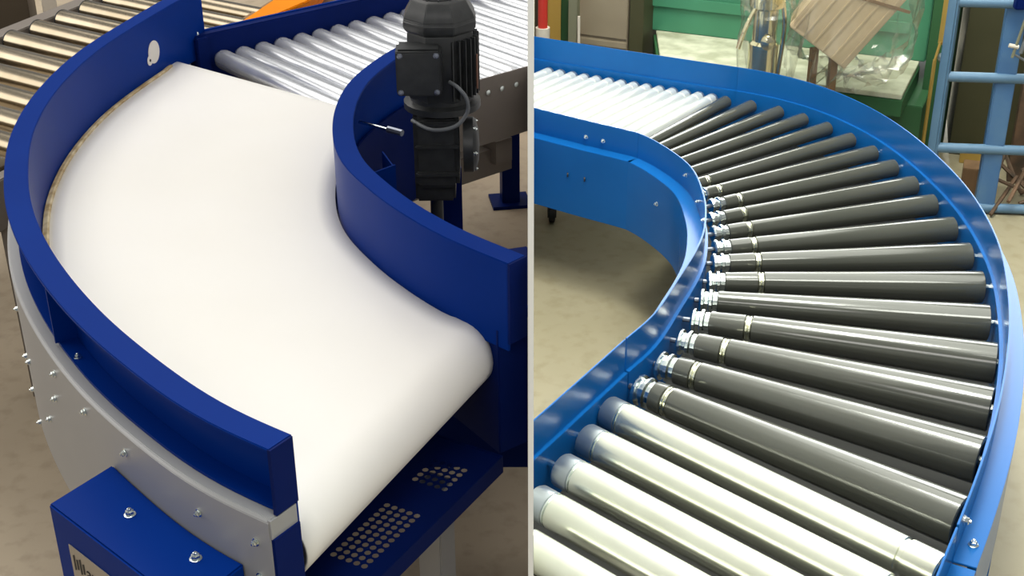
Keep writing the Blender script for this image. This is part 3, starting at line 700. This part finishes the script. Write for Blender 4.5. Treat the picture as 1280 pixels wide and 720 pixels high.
for k in range(28):
    base = T0.lerp(T1, k/15)
    to = hit([Vector(( .75,4.2))]+foI+[Vector((-.7,4.93))], base, dT); b = base + dT*((to or 0) - .008)
    if b.x < .03: continue
    tw = hit([Vector((.36,3.61))]+fiI+[Vector((-.8,4.42))], b, -dT); Lr = (tw or .6) - .012
    a = b - dT*Lr; r = .0205
    P = lambda p: (p.x, p.y, ZA+.002)
    rl = MB().lathe(P(a), P(b), [(0,r*.9),(.003,r),(Lr-.050,r),(Lr-.0485,r*.88),(Lr-.041,r*.88),(Lr-.0395,r),(Lr-.004,r),(Lr,r*.85)], 20).build('roller', 'glare_zinc', FS, ang=30)
    MB().lathe(P(b - dT*.012), P(b + dT*.1), [(0,r*1.01),(.010,r*1.01),(.012,r*.85)], 20).build('end_cap', 'cap', rl)
for x, y, z in ((.155,3.742,.50),(.215,3.70,.50)):
    i = min(range(len(fi)), key=lambda k: (fi[k]-Vector((x,y))).length); sg = sgn_away(fi,(.4,4.3)); p = offset(fi,.004,sg)[i]; q2 = offset(fi,.02,sg)[i]
    put('bolt', BOLT_S, fif, (p.x,p.y,z), (q2.x-p.x,q2.y-p.y,0))
    p = offset(fi,.044,sg)[min(i+2, len(fi)-1)]
    MB().lathe((p.x,p.y,.385), (p.x+(q2.x-p.x), p.y+(q2.y-p.y), .385), [(0,.0075),(.004,.0075)], 10).build('plug', 'rubber', fif)
# caster leg
cx, cy = .072, 4.24
MB().box((cx,cy+.02,.24), (.03,.03,.22), .5).build('leg', 'rblue', FS)
cf = MB().box((cx-.013,cy,.075), (.004,.05,.10)).box((cx+.013,cy,.075), (.004,.05,.10)).box((cx,cy,.126), (.034,.05,.006)).build('caster_fork', 'rubber', FS)
MB().lathe((cx-.011,cy,.04),(cx+1,cy,.04), [(0,.032),(.003,.04),(.019,.04),(.022,.032)], 22).build('caster_wheel', 'rubber', FS)

# ---- green machine with its worn ledge
g0 = Vector((.486,5.14)); e1 = Vector((.924,-.384)); e2 = Vector((-.384,-.924))
GMa = thing('green_machine', (g0.x+.3, g0.y, 0), 'large green machine cabinet with a worn pale ledge behind the curve', 'machine')
def g(s, t): p = g0 + e1*s + e2*t; return (p.x, p.y)
MB().prism([g(-.05,0), g(1.02,0), g(1.02,-.6), g(-.05,-.6)], .40, .82).build('upper_body', 'green', GMa, bevel=.004)
MB().prism([g(-.02,.005), g(.95,.005), g(.93,.012), g(-.02,.012)], .50, .54).build('panel_rail', 'green', GMa)
MB().prism([g(0,0), g(1.0,0), g(1.0,.40), g(.15,.40)], .385, .402).build('ledge', 'ledge', GMa, bevel=.002)
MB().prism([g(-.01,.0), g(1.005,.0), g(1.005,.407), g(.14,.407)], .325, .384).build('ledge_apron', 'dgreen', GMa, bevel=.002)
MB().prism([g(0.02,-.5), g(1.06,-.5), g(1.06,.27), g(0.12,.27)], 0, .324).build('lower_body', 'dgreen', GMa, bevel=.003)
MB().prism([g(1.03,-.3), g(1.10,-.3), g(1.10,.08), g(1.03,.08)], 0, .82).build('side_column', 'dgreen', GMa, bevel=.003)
MB().tube([g(-.03,.05)+(.40,), g(-.03,.05)+(.8,)], .006, 8, 0).build('conduit', 'postgrey', GMa)
# ochre valve with a metal knob
VL = thing('ochre_valve', (1.40,4.50,0), 'ochre upright pipe with a small metal knob beside the green machine', 'pipe')
MB().box((1.386,4.50,.245), (.009,.009,.49), .3).build('pipe', 'yellow', VL)
MB().box((1.418,4.52,.62), (.034,.03,.16), .3).build('bracket', 'yellow', VL)
MB().tube([(1.386,4.50,.485),(1.400,4.51,.55)], .005, 8, 0).build('elbow', 'yellow', VL)
MB().lathe((1.408,4.50,.50),(1.408,4.2,.50), [(0,.016),(.02,.018),(.035,.010)], 14).build('knob', 'gunmetal', VL)

# ---- wrapped carton on two wooden legs
WC = thing('wrapped_carton', (1.0,4.42,0), 'tilted brown cardboard carton in clear film, propped on two brown legs', 'carton')
Rt = Matrix.Rotation(math.radians(-12), 3, 'Z') @ Matrix.Rotation(math.radians(35), 3, 'Y')
cbx = MB().box((1.065,4.42,.72), (.235,.15,.36), R=Rt).build('carton', 'card', WC, bevel=.004)
for k in range(6):
    off = Rt @ Vector((-.10+.04*k, -.0765, 0)); MB().box(Vector((1.065,4.42,.72))+off, (.006,.003,.35), R=Rt).build('flute_ridge', 'card', cbx)
off = Rt @ Vector((.06,-.078,.06)); MB().box(Vector((1.065,4.42,.72))+off, (.01,.004,.2), R=Rt @ Matrix.Rotation(1.2,3,'Y')).build('strap', 'wood', cbx)
for x, y in ((.950,4.41),(1.012,4.385)):
    MB().box((x,y,.28), (.024,.024,.56), .2).build('leg', 'wood', WC)
def film(name, parent, c, rx, ry, rz_, seed, n=26):
    rnd = random.Random(seed); b = MB(); vs = []
    ph = [(rnd.uniform(0,6.28), rnd.randint(2,9), rnd.randint(2,7), rnd.uniform(.02,.06)) for _ in range(10)]
    for i in range(n+1):
        th = math.pi*i/n
        for j in range(2*n):
            a = math.pi*j/n; k = 1 + sum(q[3]*math.sin(q[0]+q[1]*a+q[2]*th*1.7) for q in ph)*min(1, 3*math.sin(th)) + rnd.uniform(-.02,.02)
            f = lambda v: math.copysign(abs(v)**.65, v)
            vs.append((c[0]+rx*k*f(math.sin(th))*f(math.cos(a)), c[1]+ry*k*f(math.sin(th))*f(math.sin(a)), c[2]+rz_*k*f(math.cos(th))))
    m = 2*n
    fs = [(i*m+j, i*m+(j+1)%m, (i+1)*m+(j+1)%m, (i+1)*m+j) for i in range(n) for j in range(m)]
    return tag(b.add(vs, fs).build(name, 'film', parent, ang=28), 'crumpled clear plastic film')
film('plastic_film', WC, (1.085,4.42,.71), .20, .13, .25, 3)
# ---- wrapped chrome spindle
SPD = thing('wrapped_spindle', (.80,4.52,0), 'upright chrome machine spindle wrapped in clear film beside the carton', 'machine part')
sx, sy = .795, 4.50
MB().lathe((sx,sy,.0),(sx,sy,1), [(0,.06),(.02,.06),(.03,.03),(.30,.03),(.31,.045)], 20).build('stand', 'gunmetal', SPD)
col_ = MB().lathe((sx,sy,.31),(sx,sy,1), [(0,.045),(.10,.047),(.105,.036),(.12,.036),(.125,.050),(.24,.052),(.25,.042),(.36,.042),(.37,.06),(.5,.06)], 24).build('column', 'chrome', SPD)
MB().lathe((sx+.038,sy-.01,.29),(sx+.038,sy-.01,1), [(0,.03),(.10,.032),(.13,.02)], 16).build('side_block', 'gunmetal', SPD)
MB().lathe((sx-.012,sy-.03,.33),(sx-.012,sy-.03,1), [(0,.03),(.075,.032),(.085,.022)], 16).build('sleeve', 'gunmetal', SPD)
MB().lathe((sx+.005,sy-.045,.565),(sx+.005,sy-1,.565), [(0,.026),(.008,.026),(.014,.016),(.018,.0005)], 18).build('knob', 'chrome', SPD)
MB().tube([(sx-.03,sy-.02,.70),(sx-.07,sy-.04,.62),(sx-.095,sy-.05,.545)], .0075, 8, 3).build('lever', 'chrome', SPD)
MB().tube([(sx+.05,sy-.02,.70),(sx+.062,sy-.02,.60),(sx+.05,sy-.02,.42)], .008, 8, 3).build('pipe', 'chrome', SPD)
film('plastic_film', SPD, (sx+.012,sy,.50), .10, .09, .235, 9)

# ---- blue rack at the right
RK = thing('blue_rack', (1.5,4.25,0), 'faded blue tubular ladder rack with a wide post at the right edge', 'rack')
RP0 = Vector((1.372,4.33)); RP1 = Vector((1.56,4.20))
rd = (RP1-RP0).normalized()
MB().box((RP0.x,RP0.y,.46), (.034,.034,.92), math.atan2(rd.y,rd.x)).build('post', 'rack', RK, bevel=.006)
MB().box((1.575,4.33,.46), (.064,.05,.92), -.2).build('wide_post', 'rackpost', RK, bevel=.004)
for z in (.02,.236,.488,.74):
    a = RP0; b = RP0 + Vector((.98,-.10)).normalized()*.6
    MB().tube([(a.x,a.y,z),(b.x,b.y,z)], .017, 12, 0).build('rung', 'rack', RK)
MB().box((1.575,4.245,.765), (.08,.03,.05)).build('tool_holder', 'navy', RK, bevel=.004)
RPE = RP0 + Vector((.98,-.10)).normalized()*.6
MB().box((RPE.x,RPE.y,.46), (.034,.034,.92), 0).build('post', 'rack', RK, bevel=.006)
# tools hanging from the rack
for nm,lb,x0,z0,x1,z1,m,r in (('grey_bar','dark grey bar hanging from the rack\'s top rung','.'and 1.605,.74,1.575,.60,'cable',.007),
        ('olive_rod','thin olive rod hanging beside the dark grey bar',1.575,.72,1.550,.585,'postgrey',.005),
        ('short_rod','short olive rod hanging right of the dark grey bar',1.65,.74,1.642,.645,'postgrey',.007),
        ('cream_pin','small cream pin stuck across the hanging tools',1.535,.625,1.565,.62,'cream',.007),
        ('bent_wire','thin dark wire sticking out below the hanging bar',1.555,.595,1.605,.57,'cable',.004)):
    solo(nm, MB().tube([(x0,4.232,z0),(x1,4.228,z1)], r, 8, 0), m, lb, 'tool', 0)
solo('olive_cabinet', MB().prism([(1.60,4.86),(2.4,4.62),(2.5,5.1),(1.75,5.45)], .0, .80), 'olive', 'dark olive cabinet behind the blue rack', 'cabinet')
solo('brown_crate', MB().box((1.80,4.62,.28), (.10,.10,.56), -.3), 'rust', 'rusty brown crate standing behind the wide blue post', 'crate')
solo('wooden_block', MB().box((1.60,4.50,.05), (.11,.09,.10), -.3), 'wood', 'brown wooden block on the floor behind the rack', 'block')
solo('yellow_block', MB().box((1.66,4.78,.03), (.08,.05,.06), -.3), 'yellow', 'small ochre block on the floor in front of the olive cabinet', 'block')
sb = MB(); rnd = random.Random(5)
for k in range(16):
    x = 1.66 + rnd.uniform(-.02,.22); y = 4.36 + rnd.uniform(-.06,.12); a = rnd.uniform(0,3.1); L2 = rnd.uniform(.05,.10); z = .012 + .008*k
    sb.tube([(x-L2*math.cos(a),y-L2*math.sin(a),max(z-.03,.009)),(x+L2*math.cos(a),y+L2*math.sin(a),z+.05)], .007, 6, 0)
tag(sb.build('scrap_heap', 'rust'), 'tangled heap of dark rusty scrap bars at the foot of the blue rack', 'scrap metal', kind='stuff')

# ---- left part of the right bay's background
CB = thing('taupe_cabinet', (.30,5.3,0), 'taupe steel cabinet with a dark side, behind the far conveyor', 'cabinet')
MB().prism([(.180,5.10),(.365,5.02),(.56,5.42),(.36,5.50)], 0, .80).build('body', 'taupe', CB, bevel=.003)
MB().prism([(.182,5.094),(.363,5.014),(.365,5.02),(.184,5.10)], .40, .79).build('upper_door', 'taupe', CB, bevel=.002)
MB().prism([(.182,5.094),(.363,5.014),(.365,5.02),(.184,5.10)], .03, .365).build('lower_door', 'taupe', CB, bevel=.002)
MB().prism([(.182,5.082),(.363,5.002),(.366,5.013),(.184,5.093)], .366, .392).build('rail', 'taupe', CB, bevel=.003)
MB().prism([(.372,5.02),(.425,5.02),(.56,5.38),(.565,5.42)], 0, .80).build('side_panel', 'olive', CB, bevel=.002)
solo('grey_post', MB().box((.163,5.02,.45), (.034,.04,.90), -.3), 'postgrey', 'olive grey upright post beside the taupe cabinet', 'post')
solo('white_rod', MB().tube([(.186,4.97,.0),(.180,4.99,.50)], .0055, 8, 0), 'cream', 'thin white rod leaning by the grey post', 'rod', 0)
FE = thing('red_canister', (.045,4.98,0), 'red canister with a pale label band at the back', 'canister')
MB().lathe((.045,4.98,0),(.045,4.98,1), [(0,.026),(.40,.026),(.42,.018),(.70,.018)], 18).build('body', 'red', FE)
MB().lathe((.045,4.98,.405),(.045,4.98,1), [(0,.0268),(.055,.0268)], 18).build('label_band', 'cream', FE)
solo('ochre_box', MB().box((.09,5.12,.45), (.05,.06,.50)), 'yellow', 'ochre box behind the red canister', 'box')
solo('green_bin', MB().prism([(.115,5.10),(.150,5.08),(.16,5.2),(.12,5.22)], 0, .60), 'dgreen', 'dark green bin between the ochre box and the grey post', 'bin')
solo('cream_sack', MB().lathe((.148,4.93,0),(.148,4.93,1), [(0,.03),(.30,.03),(.36,.02),(.40,.008)], 12), 'cream', 'small cream sack at the foot of the grey post', 'sack', 0)
solo('wall_cupboard', MB().prism([(.015,5.3),(.16,5.25),(.2,5.5),(.015,5.55)], 0, .9), 'darkbrown', 'dark brown cupboard behind the red canister', 'cupboard')
